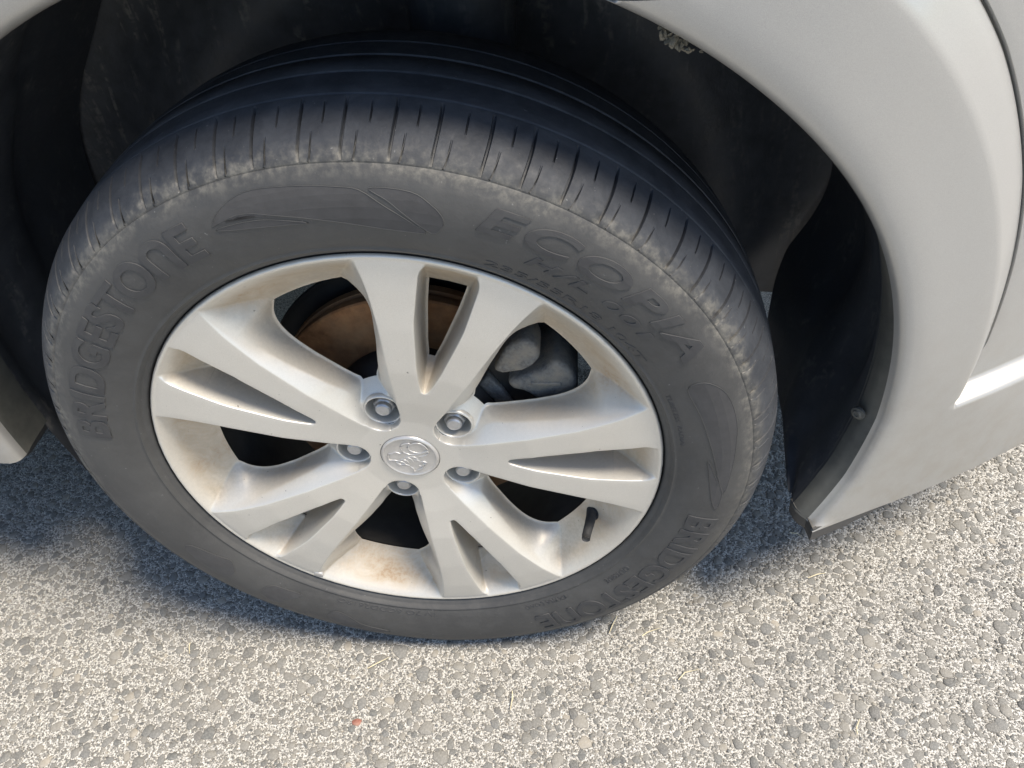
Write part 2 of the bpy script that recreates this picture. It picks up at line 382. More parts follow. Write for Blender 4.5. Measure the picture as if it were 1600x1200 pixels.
def section(phi, rmin, rout, wide=.030):
    """(rho, y offset) across the arch panel along one ray, from the return flange to the outer edge"""
    l = lipr(phi); g = gapr(phi); c = creaser(phi); k = sstep(-.7, .5, phi); w = flw(phi); sc_ = min(1, max(.03, (rout-l)/.03)) if phi < 0 else 1
    P = [(l+.0035-w, wide), (l+.0015-w*.75, .018), (l-w*.45, .011), (l-.0005-w*.12, .0045), (l+.0006*sc_, -.001), (l+.003*sc_, -.0055), (l+.007*sc_, -.0085), (l+.013*sc_, -.0105), (l+.022*sc_, FL)]
    P += [(l+.022+(c-l-.022)*t, FL) for t in (.2, .4, .6, .8)]
    def m(v): return FL+(v-FL)*k
    q = max(k, .0)
    C = [(c-.004, FL), (c, m(FL+.0005)), (c+.003, m(FL+.0026)), (c+(g-c)*.4, m(FL+.0080)), (c+(g-c)*.7, m(FL+.0140)), (g-.0015, m(.0080)), (g-.0002, m(.0105)),
          (g, m(.018)), (g+.0016, m(.018)), (g+.0018, m(.0115)), (g+.0032, m(.0095)), (g+.008, m(.009))]
    if k <= 0: C = [(c-.004+(g+.008-c+.004)*i/11, FL) for i in range(12)]
    P += C
    rs = [q_[0] for q_ in P[4:]]+[3.]; es = [q_[1] for q_ in P[4:]]+[P[-1][1]]
    P += [(g+.008+(rout-g-.008)*t, m(.009)) for t in (.02, .05, .09, .13, .18, .23, .29, .35, .42, .5, .58, .67, .77, .88, 1.0)]
    out = []
    for r, e in P:
        if r > rout: r = rout; e = float(np.interp(r, rs, es)) if rout > l else e
        if rmin and r < rmin: r = rmin; e = float(np.interp(r, rs, es))
        out.append((r, e))
    kf = sstep(.12, .25, rout-l)
    out.append((out[-1][0]-.0006*kf, out[-1][1]+.004*kf)); out.append((out[-1][0]-.004*kf, out[-1][1]+.014*kf))
    return out
def panel(name, cols, flip=False):
    V = []; n = 0
    for pts in cols:
        V += pts; n = len(pts)
    o = mesh_obj(name, V, grid_faces(len(cols), n, flip=flip), M['paint'], car); fix_normals(o); o.data.materials.append(M['flange'])
    for pl in o.data.polygons:                                   # the return edge behind the lip is grimy plastic
        c = pl.center; rr = math.hypot(c.x, c.z-HUB)
        if c.y > smooth_Y(c.x)+.0030 and rr < lipr(math.degrees(math.atan2(c.z-HUB, c.x)) if c.x > 0 else 150)+.004: pl.material_index = 1
    sharpen(o, 50)
    return o
ZB = .204
ZG = .7435
def bump_rout(phi):
    r = .955/math.cos(R(phi))
    if phi < 0: r = min(r, (HUB-ZB)/math.sin(R(-phi)))
    if phi > 5: r = min(r, (ZG-HUB)/math.sin(R(phi)))
    return r
phis = list(np.linspace(-18.4, -8, 14))+list(np.linspace(-7, -1, 9))+list(np.linspace(-.8, .8, 9))+list(np.linspace(1.2, 8, 10))+list(np.linspace(9, 65.2, 80))
bumper = panel('bumper', [[body_pt(r, p, e) for r, e in section(p, 0, max(bump_rout(p), lipr(p)+.001))] for p in phis])
def fend_col(phi):
    a = R(phi); rz = (.96-HUB)/math.sin(a) if math.sin(a) > .05 else 9
    rx = -.80/math.cos(a) if math.cos(a) < -.02 else (.955/math.cos(a) if math.cos(a) > .02 else 9)
    ro = min(rz, rx); rmin = 0
    if phi > 180: ro = min(ro, max((HUB-.30)/max(1e-6, math.sin(R(phi-180))), lipr(phi)+.001))
    if phi < 65.4: rmin = (ZG+.0028-HUB)/math.sin(a)
    return [body_pt(r, phi, e) for r, e in section(phi, rmin, ro, .055 if phi > 140 else .030)]
fphis = list(np.linspace(23.5, 65.3, 60))+list(np.linspace(66, 175, 80))+list(np.linspace(176, 184.6, 10))
fender = panel('fender', [fend_col(p) for p in fphis])
# upper wing above the bumper gap to the right, hood, front, doors: beyond the frame
def sheet(name, f, us, vs, mat, parent=None):
    V = [f(u, v) for u in us for v in vs]
    o = mesh_obj(name, V, grid_faces(len(us), len(vs)), mat, parent or car); return fix_normals(o)
sheet('bonnet', lambda x, t: (x, smooth_Y(x)+.022+t*(.93-smooth_Y(x)-.022), .965+.11*math.sin(t*math.pi/2)-.10*sstep(.3, 1.0, x)*(t)+.05*max(0, -x)), np.linspace(-.8, .95, 24), np.linspace(0, 1, 12), M['paint'])
def far_side(x, z): return (x, 1.86-smooth_Y(x), z)
sheet('opposite_side', far_side, np.linspace(-3.4, .95, 40), np.linspace(.3, .97, 6), M['paint'])
sheet('bonnet_half', lambda x, t: (x, 1.86-(smooth_Y(x)+.022+t*(.93-smooth_Y(x)-.022)), .965+.11*math.sin(t*math.pi/2)-.10*sstep(.3, 1.0, x)*t+.05*max(0, -x)), np.linspace(-.8, .95, 24), np.linspace(0, 1, 12), M['paint'])
door = sheet('door', lambda x, z: (x, .06-.012*math.sin((z-.3)/.7*math.pi)+.35*max(0, z-.85)**2, z), np.linspace(-1.9, -.806, 12), np.linspace(.3, 1.02, 14), M['paint'])
sheet('rear_door', lambda x, z: (x, .06-.012*math.sin((z-.3)/.7*math.pi)+.35*max(0, z-.85)**2, z), np.linspace(-3.3, -1.906, 12), np.linspace(.3, 1.02, 14), M['paint'])
V, F = tube([(-1.82, .055, .93), (-1.80, .028, .935), (-1.62, .026, .94), (-1.60, .052, .94)], .011, 8); mesh_obj('handle', V, F, M['paint'], door)
sheet('side_window', lambda x, t: (x-.0*t, .075+.20*t, 1.02+.46*t*min(1, max(.02, (-.55-x)/.75))), np.linspace(-3.2, -.56, 14), np.linspace(0, 1, 5), M['glass'])
sheet('windscreen', lambda y, t: (-.55-.75*t, .09+.19*t+(1.68-.38*t)*y, 1.03+.46*t), np.linspace(0, 1, 8), np.linspace(0, 1, 6), M['glass'])
sheet('roof', lambda x, y: (x, y, 1.49+.05*math.sin((y-.28)/1.3*math.pi)), np.linspace(-3.2, -1.3, 8), np.linspace(.28, 1.58, 8), M['paint'])
bevel_box('underbody', (2.9, 1.66, .10), M['black'], car, (-1.95, .93, .29), bev=.01)
bevel_box('subframe', (.60, 1.0, .12), M['black'], car, (.02, .93, .30), bev=.02)
bevel_box('bulkhead', (.08, 1.62, .68), M['black'], car, (-.60, .93, .62), bev=.01)
# bumper underside skirt and the black deflector below the arch corner
def edge_pt(x): return smooth_Y(x)
skirt = []
xs = np.linspace(.402, .90, 40)
o = sheet('lower_valance', lambda x, t: (x, edge_pt(x)+[-.006, .004, .03, .12][int(t)], [ZB+.004, ZB-.005, ZB-.009, ZB+.01][int(t)]), np.linspace(.47, .90, 40), [0, 1, 2, 3], M['black'])
dp = []
for p in reversed(phis[:15]):
    if p > -15: continue
    r_, e_ = section(p, 0, max(bump_rout(p), lipr(p)+.001))[-3]; dp.append(body_pt(r_, p, e_))
dp = [q for q in dp if q[0] < .50]+[body_pt(r_, phis[0], e_) for r_, e_ in reversed(section(phis[0], 0, .4213)[:4])]
V = []
for i, (x, y, z0) in enumerate(dp):
    t = i/(len(dp)-1); d = .003+.014*sstep(.49, .425, x)
    q0, q1 = dp[max(0, i-1)], dp[min(len(dp)-1, i+1)]; tx, ty = q1[0]-q0[0], q1[1]-q0[1]; ln = math.hypot(tx, ty) or 1; nx, ny = -ty/ln, tx/ln
    if ny > 0 or (abs(ny) < .3 and nx > 0): pass
    for k, z in ((.0012, .003), (.0010, -d*.5), (.0016, -d), (.0036, -d-.001), (.0045, -d*.5), (.0042, .003)): V.append((x+abs(ny)*0+.7*k*(1 if i >= len(dp)-4 else 0), y+k, min(z0, ZB+.012)+z))
n_ = len(dp)
dfl = mesh_obj('air_deflector', V, grid_faces(n_, 6, cv=True)+[tuple(range(6)), tuple(range((n_-1)*6, n_*6))], M['black'], car); fix_normals(dfl); sharpen(dfl, 40)

# wheel arch liner: a moulded plastic shell with a rear wall
def liner_in(phi): return float(np.interp(phi, [-18.3, -17.3, -15.5, -10, -5, 190], [.11, .20, .33, .38, .40, .40]))
lph = np.concatenate([np.linspace(-18.3, 60, 80), np.linspace(61, 205, 110)])
V = []; TN = 22
for p in lph:
    l = lipr(p)+.0036-flw(p); a = R(p); y0 = smooth_Y(l*math.cos(a))+(.026 if p < 140 else .050); y1 = liner_in(p)
    for j in range(TN):
        t = j/(TN-1); y = y0+(y1-y0)*t
        rib = .006*sstep(.10, .16, t)*(1-sstep(.24, .30, t)) + .010*sstep(.45, .5, t) + .004*math.sin(p*.21)*sstep(.3, .6, t)
        rr = l+rib+.014*sstep(0.02, .14, t)*sstep(-12, 10, p)+flw(p)*sstep(.05, .5, t)*sstep(-8, 15, p)
        V.append((rr*math.cos(a), y, HUB+rr*math.sin(a)))
liner = mesh_obj('arch_liner', V, grid_faces(len(lph), TN), M['liner'], car); fix_normals(liner)
V = []; nr = 10
bp = np.linspace(-16, 196, 60)
for p in bp:
    for j in range(nr):
        rr = .505*(1-j/(nr-1))+.10*(j/(nr-1)); V.append((rr*math.cos(R(p)), .40+.02*math.sin(j*1.3), HUB+rr*math.sin(R(p))))
mesh_obj('inner_wheelhouse', V, grid_faces(len(bp), nr), M['liner'], car)
def screw(name, x, z, y, parent, rad=.0055):
    return lathe(name, [(0, -.0012), (rad*.35, -.0012), (rad*.4, -.0022), (rad*.7, -.0020), (rad*.8, -.0006), (rad*1.2, 0), (rad*1.2, .003)], 20, M['flange'], parent, loc=(x, y, z), sharp=40)
sc = screw('screw', .4275, .338, .058, bumper); sc.rotation_euler = (0, 0, R(-48))
bevel_box('clip', (.016, .024, .008), M['liner'], liner, (.440, .34, .268), (0, R(-10), 0), .002)
# suspension strut and knuckle behind the wheel
V, F = tube([(0.05, .30, .40), (.06, .31, .62), (.07, .33, .90)], [.03, .052, .055], 20); mesh_obj('strut', V, F, M['liner'], car)
V, F = tube([(.0, .12, HUB), (.0, .22, HUB-.01), (.03, .60, HUB-.02)], [.06, .05, .02], 16); mesh_obj('axle', V, F, M['barrel'], car)
V, F = tube([(0, .20, HUB-.12), (.05, .30, .22), (.06, .60, .23)], [.03, .025, .03], 10); mesh_obj('control_arm', V, F, M['barrel'], car)

# brake disc and caliper
lathe('brake_disc', [(.060, .078), (.084, .079), (.086, .0775), (.088, .0765), (.141, .0765), (.1425, .078), (.1425, .085), (.139, .086), (.139, .092), (.1425, .093), (.1425, .101), (.06, .102)], 120, M['disc'], car, loc=(0, 0, HUB), sharp=40)
lathe('disc_hat', [(.02, .044), (.074, .045), (.080, .048), (.084, .060), (.0855, .079), (.06, .080)], 80, M['hat'], car, loc=(0, 0, HUB))
def blob(name, pts, y0, y1, mat, bev, loc, parent, bulge=0.0):
    """cast lump: outline in the wheel plane extruded along y with rounded edges"""
    bm = bmesh.new(); vs = [bm.verts.new((x, y0, z)) for x, z in pts]; f = bm.faces.new(vs)
    r = bmesh.ops.extrude_face_region(bm, geom=[f])
    for v in [g for g in r['geom'] if isinstance(g, bmesh.types.BMVert)]: v.co.y = y1
    bmesh.ops.bevel(bm, geom=bm.edges[:], offset=bev, segments=3, profile=.5, affect='EDGES', clamp_overlap=True)
    return bm_obj(name, bm, mat, parent, True, loc, 60)
def polar(pts): return [(r*math.cos(R(a)), r*math.sin(R(a))) for r, a in pts]
cal = blob('brake_caliper', polar([(.1138, 32), (.1328, 29.9), (.1516, 29), (.1688, 31), (.1750, 25), (.1740, 19), (.1645, 11), (.1462, 9), (.1320, 14), (.1234, 22), (.1133, 26)]), .050, .125, M['cast'], .008, (0, 0, HUB), car)
blob('caliper_boss', polar([(.1190, 43), (.1489, 47), (.1671, 45), (.170, 40.2), (.1635, 36), (.1502, 34.5), (.1392, 34.8), (.1227, 38.8)]), .043, .08, M['cast'], .006, (0, 0, 0), cal)
blob('caliper_rib', polar([(.133, 25), (.134, 27), (.160, 22), (.159, 20)]), .0485, .06, M['cast'], .0015, (0, 0, 0), cal)
blob('caliper_bracket', polar([(.0835, 36), (.098, 37), (.1000, 24.2), (.1035, 6), (.0895, 6), (.084, 22.8)]), .060, .074, M['cast'], .003, (0, 0, 0), cal)
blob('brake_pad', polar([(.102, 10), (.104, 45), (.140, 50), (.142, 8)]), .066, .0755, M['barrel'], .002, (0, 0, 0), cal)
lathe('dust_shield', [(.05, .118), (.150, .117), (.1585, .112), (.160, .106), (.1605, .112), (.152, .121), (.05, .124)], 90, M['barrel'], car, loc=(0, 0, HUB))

# ------------------------------------------------------------ wheel
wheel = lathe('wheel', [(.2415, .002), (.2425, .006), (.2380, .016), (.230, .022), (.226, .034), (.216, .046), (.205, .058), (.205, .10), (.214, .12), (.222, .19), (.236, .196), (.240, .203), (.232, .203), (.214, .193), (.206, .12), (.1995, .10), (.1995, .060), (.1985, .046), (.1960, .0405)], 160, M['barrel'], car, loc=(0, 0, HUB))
PHI0 = -.5
def I(x, xs, ys): return float(np.interp(x, xs, ys))
def IS(x, xs, ys, w=.007): return float(np.mean([np.interp(x+d*w, xs, ys) for d in (-1, -.75, -.5, -.25, 0, .25, .5, .75, 1)]))
def face_y(r): return I(r, [.029, .05, .08, .12, .17, .21, .232, .2365], [.0135, .0122, .0068, .0016, -.0008, -.0005, .0007, .0012])
def cone_y(r): return I(r, [.1965, .200, .210, .220, .228, .233, .2365], [.0395, .0375, .0290, .0190, .0100, .0045, .0013])
LUGR, TIP, WIN0, WIN1 = .0575, .096, .0880, .1965
def lug_ang(r, rad):
    c = (r*r+LUGR*LUGR-rad*rad)/(2*r*LUGR)
    return 36-math.degrees(math.acos(max(-1, min(1, c))))
def c1(r):
    base = IS(r, [.0575, .065, .073, .09, .1146, .1706, .205, .222, .2365], [17.0, 16.6, 16.4, 16.2, 16.2, 16.1, 16.7, 17.3, 18.0])
    return lug_ang(r, .0180) if r < .0575 else max(base, 0)
def c2(r):
    if r < .0575: return lug_ang(r, .0173)
    return IS(r, [.0575, .065, .075, .09, .108, .1455, .178, .20, .222, .2365], [18.2, 20.0, 23.4, 25.6, 23.0, 19.4, 17.9, 17.7, 17.9, 18.2])
def we(r):
    if r < .0575: return min(36, c2(r)+.2)
    return max(c2(r)+.35, IS(r, [.0575, .075, .0880, .0895, .094, .1055, .120, .134, .150, .160, .170, .178, .185, .190, .194, .1965, .199, .203, .210, .222, .2365], [19.0, 25.0, 31.0, 29.6, 27.6, 24.8, 22.6, 21.0, 20.1, 19.9, 20.2, 20.9, 22.0, 23.2, 24.7, 26.0, 26.0, 25.2, 23.6, 20.9, 18.5], .0035))
def c2_y(r):
    y = I(r, [.0385, .0400, .0430, .0575, .080, .096, .112, .145, .178, .20, .222, .2365], [.0135, .0190, .0215, .0220, .0215, .0195, .0155, .0122, .0092, .0060, .0025, .0013])
    return min(y, cone_y(r)) if r > WIN1 else y
def we_y(r):
    if r <= WIN0: return I(r, [.0385, .0400, .0430, .0575, .073, .0880], [.0140, .0200, .0222, .0226, .0238, .0370])
    if r >= WIN1: return cone_y(r)
    return I(r, [WIN0, .0910, .108, WIN1], [.0370, .0392, .0395, .0395])
def slot_w(r):   # half width of slot mouth
    if r <= TIP: return 0.0
    return I(r, [.0960, .0966, .098, .100, .108, .128, .160, .180, .224, .2290, .2330], [0, .0016, .0028, .0036, .0060, .0108, .0168, .0203, .0238, .0232, .0215]) if r < .233 else .0215
def slot_b(r):
    return min(slot_w(r)*.88, IS(r, [.096, .100, .110, .142, .19, .21, .2365], [0, .0024, .0055, .0130, .0186, .0205, .0215], .003))
def slot_y(r):
    if r <= TIP: return face_y(r)
    y = I(r, [.096, .0972, .0990, .1035, .108, .20], [face_y(.096), .0090, .0190, .0360, .0440, .0450])
    return min(y, cone_y(r)) if r > WIN1 else y
rows = sorted(set(np.round(np.concatenate([[.0292, .0294, .0298, .0305], np.linspace(.032, .0380, 6), [.0384, .0386, .0388, .0391, .0396, .0402, .0408, .0416, .0426, .044, .046], np.linspace(.048, .0870, 24),
      [.0878, .0880, .0884, .0888, .0895, .0905, .0915, .093], np.linspace(.0945, .0958, 2), [.0960, .0963, .0966, .0972, .098, .099, .100, .1015], np.linspace(.104, .126, 12), np.linspace(.129, .188, 26),
      [.190, .192, .1935, .195, .1962, .1965, .1968, .198], np.linspace(.200, .226, 18), [.2275, .229, .2302, .2315, .2325, .2333, .2343, .2353, .2365]]), 5)))
def half_section(r):
    """(arc offset v, depth y, dust) from the spoke-pair axis to the window centre"""
    vm = r*R(36); fy = face_y(r)
    e = 1e-5
    s0 = slot_w(r); sb = slot_b(r); sy = slot_y(r)
    a1, a2, a3 = [min(vm-e*(4-i), r*R(t)) for i, t in enumerate((c1(r), c2(r), we(r)))]
    a2 = max(a2, a1+e); a3 = max(a3, a2+e)
    if r < .0386: a1, a2, a3 = vm-3*e, vm-2*e, vm-e
    y2, y3 = c2_y(r), we_y(r)
    if r < .0386: y2 = y3 = fy
    y2 = max(y2, fy); y3 = max(y3, y2)
    P = [(0., sy), (max(sb, e), sy), (max(s0, 2*e), fy), (a1, fy), (a2, y2), (a3, y3), (vm, y3)]
    rad = [0, .0026, .0011, .0011, .0022, .0022, 0]
    A_ = np.array([1.0, .85, .06, .05, .38, .85, .9]); B_ = np.array([1.1, 1.0, .10, .06, .32, .95, 1.05]); C_ = np.array([.05, .05, .05, .05, .12, .15, .1])
    k_ = sstep(.185, .21, r); D = A_*(1-k_)+B_*k_; k_ = sstep(.110, .075, r); D = D*(1-k_)+C_*k_
    k_ = sstep(.222, .236, r); D = D*(1-.7*k_)
    out = [(*P[0], D[0])]
    for i in range(1, 6):
        p0, p1, p2 = [np.array(q) for q in P[i-1:i+2]]
        l0, l2 = np.linalg.norm(p0-p1), np.linalg.norm(p2-p1); d = min(rad[i], .42*l0, .42*l2)
        A = p1+(p0-p1)*(d/max(l0, 1e-9)); B = p1+(p2-p1)*(d/max(l2, 1e-9))
        for t in (0, .33, .67, 1):
            q = A*(1-t)**2+p1*2*t*(1-t)+B*t*t; out.append((q[0], q[1], D[i]))
        nsub = {1: 2, 2: 4, 3: 1, 4: 3, 5: 3}[i]
        nxt = np.array(P[i+1]); ln = np.linalg.norm(nxt-B); dn = .42*ln if i == 5 else min(rad[i+1], .42*ln)
        E_ = nxt if i == 5 else nxt+(B-nxt)*(dn/max(ln, 1e-9))
        for k in range(1, nsub+1):
            t = k/(nsub+1); q = B*(1-t)+E_*t; out.append((q[0], q[1], D[i]*(1-t)+D[i+1]*t))
    out.append((*P[6], D[6]))
    return out
V, dust, idx = [], [], 0
sect = [half_section(r) for r in rows]; nh = len(sect[0])
F = []
lip = [(.2380, .0006), (.2392, .0008), (.2403, .0018), (.2411, .0035), (.2413, .0060), (.2395, .012)]
allr = list(rows)
cols = 2*nh-1
for k in range(5):
    ax = 72*k+PHI0
    base = len(V)
    for i, r in enumerate(rows):
        line = [(-v, y, d) for v, y, d in reversed(sect[i])][:-1]+sect[i]
        for v, y, d in line:
            a = R(ax)+v/r; V.append((r*math.cos(a), y, r*math.sin(a))); dust.append(d)
    for (r, y) in lip:
        for v, _, _ in [(-v, 0, 0) for v, y_, d in reversed(sect[-1])][:-1]+[(v, 0, 0) for v, y_, d in sect[-1]]:
            a = R(ax)+v/rows[-1]; V.append((r*math.cos(a), y, r*math.sin(a))); dust.append(.15)
    lug = [(LUGR*math.cos(R(ax+s_*36)), LUGR*math.sin(R(ax+s_*36))) for s_ in (-1, 1)]
    nrow = len(rows)+len(lip)
    e5 = 1+4*5+2+4+1+3                       # first index after the wall foot (rounded corner 5) within a half section
    for i in range(nrow-1):
        rm = (rows[i]+rows[i+1])/2 if i+1 < len(rows) else 1
        for j in range(cols-1):
            h = j-(nh-1) if j >= nh-1 else (nh-2-j)      # index of the segment inside the half section
            if WIN0 < rm < WIN1 and h >= e5-1: continue
            if .1085 < rm < WIN1 and h < 1: continue
            a, b, c, d = base+i*cols+j, base+i*cols+j+1, base+(i+1)*cols+j+1, base+(i+1)*cols+j
            if rm < .085:
                cx = sum(V[q][0] for q in (a, b, c, d))/4; cz = sum(V[q][2] for q in (a, b, c, d))/4
                if min((cx-q[0])**2+(cz-q[1])**2 for q in lug) < .0169**2: continue
            F.append((a, d, c, b))
me = bpy.data.meshes.new('rim'); me.from_pydata(V, [], F)
at = me.attributes.new('dust', 'FLOAT', 'POINT'); at.data.foreach_set('value', np.array(dust, np.float32))
me.materials.append(M['rim']); rim = bpy.data.objects.new('rim', me); link(rim, wheel); fix_normals(rim)
rim.data.polygons.foreach_set('use_smooth', [True]*len(rim.data.polygons)); sharpen(rim, 62)
LUGS = [36+72*k+PHI0 for k in range(5)]
collar = [(.0192, .0260), (.0186, .0234), (.0179, .0222), (.0171, .0217), (.0165, .0220), (.0161, .0236), (.0156, .030), (.0150, .043), (.0120, .047), (.0, .047)]
ho = lathe('lug_seat', collar, 40, M['rim'], wheel); hd = ho.data.attributes.new('dust', 'FLOAT', 'POINT'); hd.data.foreach_set('value', np.full(len(ho.data.vertices), .12, np.float32))
def place(o, r, ang, y=0): o.location = (r*math.cos(R(ang)), y, r*math.sin(R(ang)))
bm = bmesh.new()
prof = [(.0118, .049), (.0118, .0445), (.0112, .0435)]
rings = []
for rr, y in [(.0118, .047), (.0118, .0425), (.0112, .0410)]:
    rings.append([bm.verts.new((rr*math.cos(2*math.pi*i/24), y, rr*math.sin(2*math.pi*i/24))) for i in range(24)])
def hexr(i, af): 
    a = (2*math.pi*i/24) % (math.pi/3) - math.pi/6; return af/math.cos(a)
for y, af, hx in [(.0408, .0096, 1), (.0290, .0096, 1), (.0276, .0092, .6), (.0264, .0081, 0), (.0250, .0079, 0), (.0227, .0075, 0), (.0213, .0062, 0), (.0208, .0035, 0)]:
    rings.append([bm.verts.new(((hexr(i, af) if hx == 1 else (hexr(i, af)*hx+af*(1-hx)))*math.cos(2*math.pi*i/24), y, (hexr(i, af) if hx == 1 else (hexr(i, af)*hx+af*(1-hx)))*math.sin(2*math.pi*i/24))) for i in range(24)])
for a, b in zip(rings, rings[1:]):
    for i in range(24): bm.faces.new((a[i], a[(i+1) % 24], b[(i+1) % 24], b[i]))
bm.faces.new(rings[-1])
nut = bm_obj('lug_nut', bm, M['nut'], wheel, True, sharp=28)
for i, a in enumerate(LUGS):
    n_ = nut if i == 0 else nut.copy(); s_ = ho if i == 0 else ho.copy()
    if i: link(n_, wheel); link(s_, wheel)
    place(n_, LUGR, a); place(s_, LUGR, a); n_.rotation_euler = (0, R(17*i), 0)
cap = lathe('centre_cap', [(0, .0112), (.012, .0113), (.0245, .0122), (.0252, .0118), (.0258, .0112), (.0268, .0113), (.0280, .0121), (.0287, .0135), (.0288, .024)], 96, M['cap'], wheel)
# raised animal emblem on the cap, drawn as fine ridges
EMB = [[(-20.3, 6.1), (-17.1, 6.3), (-12.5, 8.3), (-7.7, 6.1), (-5.8, 10.4), (-6.5, 15.0), (-4.2, 18.8), (2.4, 20.6), (2.9, 17.9), (0.2, 14.6), (1.6, 11.0)],
[(-20.4, 5.8), (-21.6, -2.5), (-15.9, -3.4), (-11.8, -4.3), (-6.4, -1.2), (-2.7, 1.8), (0.1, 2.6)],
[(2.9, 17.9), (8.6, 20.7), (14.5, 19.1), (18.2, 13.7), (18.6, 9.9), (12.3, 6.2), (5.2, 7.9), (1.1, 11.0)],
[(-5.9, 9.7), (-1.0, 5.4), (5.6, 4.3), (11.1, 5.7), (18.4, 8.7), (18.6, 5.3), (14.2, 2.3), (9.4, 1.6)],
[(-8.2, -2.3), (-3.9, -4.4), (-2.8, -8.1)], [(-4.6, 0.3), (0.4, -1.4), (2.2, -6.1)], [(-0.1, 1.8), (5.0, 0.6), (7.6, -2.3)],
[(-15.2, -5.3), (-11.8, -9.5), (-6.5, -9.6), (-2.6, -11.9)],
[(3.1, -3.8), (5.9, -3.1), (8.3, -4.7), (8.9, -7.1), (11.7, -5.9), (15.6, -8.0), (12.1, -10.0), (9.5, -12.6), (7.0, -11.8)],
[(-1.8, -13.2), (0.8, -16.5), (1.2, -20.6), (6.0, -17.4), (10.7, -15.1), (12.8, -11.9)], [(-12.9, -4.2), (-7.5, -6.7), (-5.2, -11.2)]]
EV, EF = [], []
for pl in EMB:
    P = np.array(pl)/1000
    Q = []
    for i in range(len(P)-1):                                     # Catmull-Rom smoothing
        p0, p1, p2, p3 = P[max(i-1, 0)], P[i], P[i+1], P[min(i+2, len(P)-1)]
        for t in (0, .33, .67): Q.append(.5*((2*p1)+(-p0+p2)*t+(2*p0-5*p1+4*p2-p3)*t*t+(-p0+3*p1-3*p2+p3)*t**3))
    Q.append(P[-1])
    v_, f_ = tube([(q[0], .0114, q[1]) for q in Q], [.0003]+[.00075]*(len(Q)-2)+[.0003], 8)
    o_ = len(EV); EV += v_; EF += [tuple(i+o_ for i in f) for f in f_]
mesh_obj('emblem', EV, EF, M['cap'], wheel)
# valve stem in its oval hole
va = -33.5; vr = .2085; bx, bz = vr*math.cos(R(va)), vr*math.sin(R(va))
V, F = tube([(bx, .040, bz), (bx-.001, .026, bz+.001), (bx-.004, .012, bz+.001), (bx-.0065, .001, bz+.0015), (bx-.007, -.004, bz+.0015)], [.0058, .0056, .0050, .0047, .0044], 16)
mesh_obj('valve_stem', V, F, M['valve'], wheel)
g = lathe('valve_grommet', [(.0, -.0008), (.0062, -.0008), (.0082, -.0004), (.0088, .004)], 24, M['gap'], wheel, loc=(bx, .0305, bz))
g.rotation_euler = Vector((0, -1, 0)).rotation_difference(Vector((-math.cos(R(va))*.70, -.72, -math.sin(R(va))*.70))).to_euler()
wm = lathe('rim_plug', [(0, -.0006), (.0036, -.0006), (.0042, -.0004), (.0045, .003)], 20, M['cap'], wheel); place(wm, .2335, -126.6, .0006); wm.scale = (1.25, 1, .9)
wm.rotation_euler = (0, R(31.5), 0)

# tyre: turned section with worn tread grooves and shoulder sipes cut in
PROF = [(.2300, .022), (.2400, .014), (.2418, .0062), (.2425, .0030), (.2445, .0002), (.2462, -.0008), (.2478, -.0022), (.2488, -.0052), (.2505, -.0064), (.2525, -.0058), (.2540, -.0066), (.258, -.0084), (.264, -.0104), (.272, -.0124), (.281, -.0138), (.290, -.0142), (.298, -.0136), (.305, -.0121), (.3105, -.0102), (.3155, -.0076), (.3175, -.0066), (.3185, -.0056), (.3192, -.0057), (.3202, -.0057),
        (.3240, -.0034), (.3276, -.0002), (.3312, .0040), (.3346, .0088), (.3376, .0136), (.3404, .0192), (.3430, .0255), (.3450, .0315), (.3462, .0350),
        (.3468, .0372), (.3462, .0378), (.3440, .0384), (.3440, .0398), (.3463, .0404), (.3470, .0412), (.3484, .052), (.3494, .064), (.3497, .0686), (.3490, .0692), (.3455, .0698), (.3455, .0716), (.3491, .0722), (.3499, .073), (.3503, .085),
        (.3503, .098), (.3496, .0986), (.3460, .0992), (.3460, .101), (.3496, .1016), (.3503, .1022), (.3499, .115), (.3492, .128), (.3484, .1286), (.3455, .1292), (.3455, .131), (.3482, .1316), (.3488, .1322), (.3470, .150), (.3440, .168), (.339, .184), (.331, .196), (.318, .205), (.300, .2105), (.280, .208), (.260, .200), (.246, .195), (.238, .192)]
SIDE = sorted((r, y) for r, y in PROF[3:31])
def side_y(r): return I(r, [q[0] for q in SIDE], [q[1] for q in SIDE])
NP = 66
pitches = rng.uniform(.88, 1.12, NP); pitches *= 360/pitches.sum()
edges = np.concatenate([[0], np.cumsum(pitches)])
colsA = []                                                        # (angle, main sipe, short outer sipe, pin sipe)
for k in range(NP):
    a0, w_ = edges[k], pitches[k]; g_ = .36
    for da, m_, o_, q_ in [(0, 1, 0, 0), (g_*.55, 1, 0, 0), (g_*.95, 0, 0, 0), (w_*.25, 0, 0, 0), (w_*.40, 0, 0, 0), (w_*.5-.14, 0, 0, 0), (w_*.5-.06, 0, 0, 1), (w_*.5+.06, 0, 0, 1), (w_*.5+.14, 0, 0, 0), (w_*.64, 0, 0, 0), (w_*.70, 0, 0, 0), (w_*.70+.06, 0, 1, 0), (w_*.70+.20, 0, 1, 0), (w_*.70+.27, 0, 0, 0), (w_*.88, 0, 0, 0), (w_-g_*.4, 0, 0, 0)]:
        colsA.append((a0+da, m_, o_, q_))
V = []
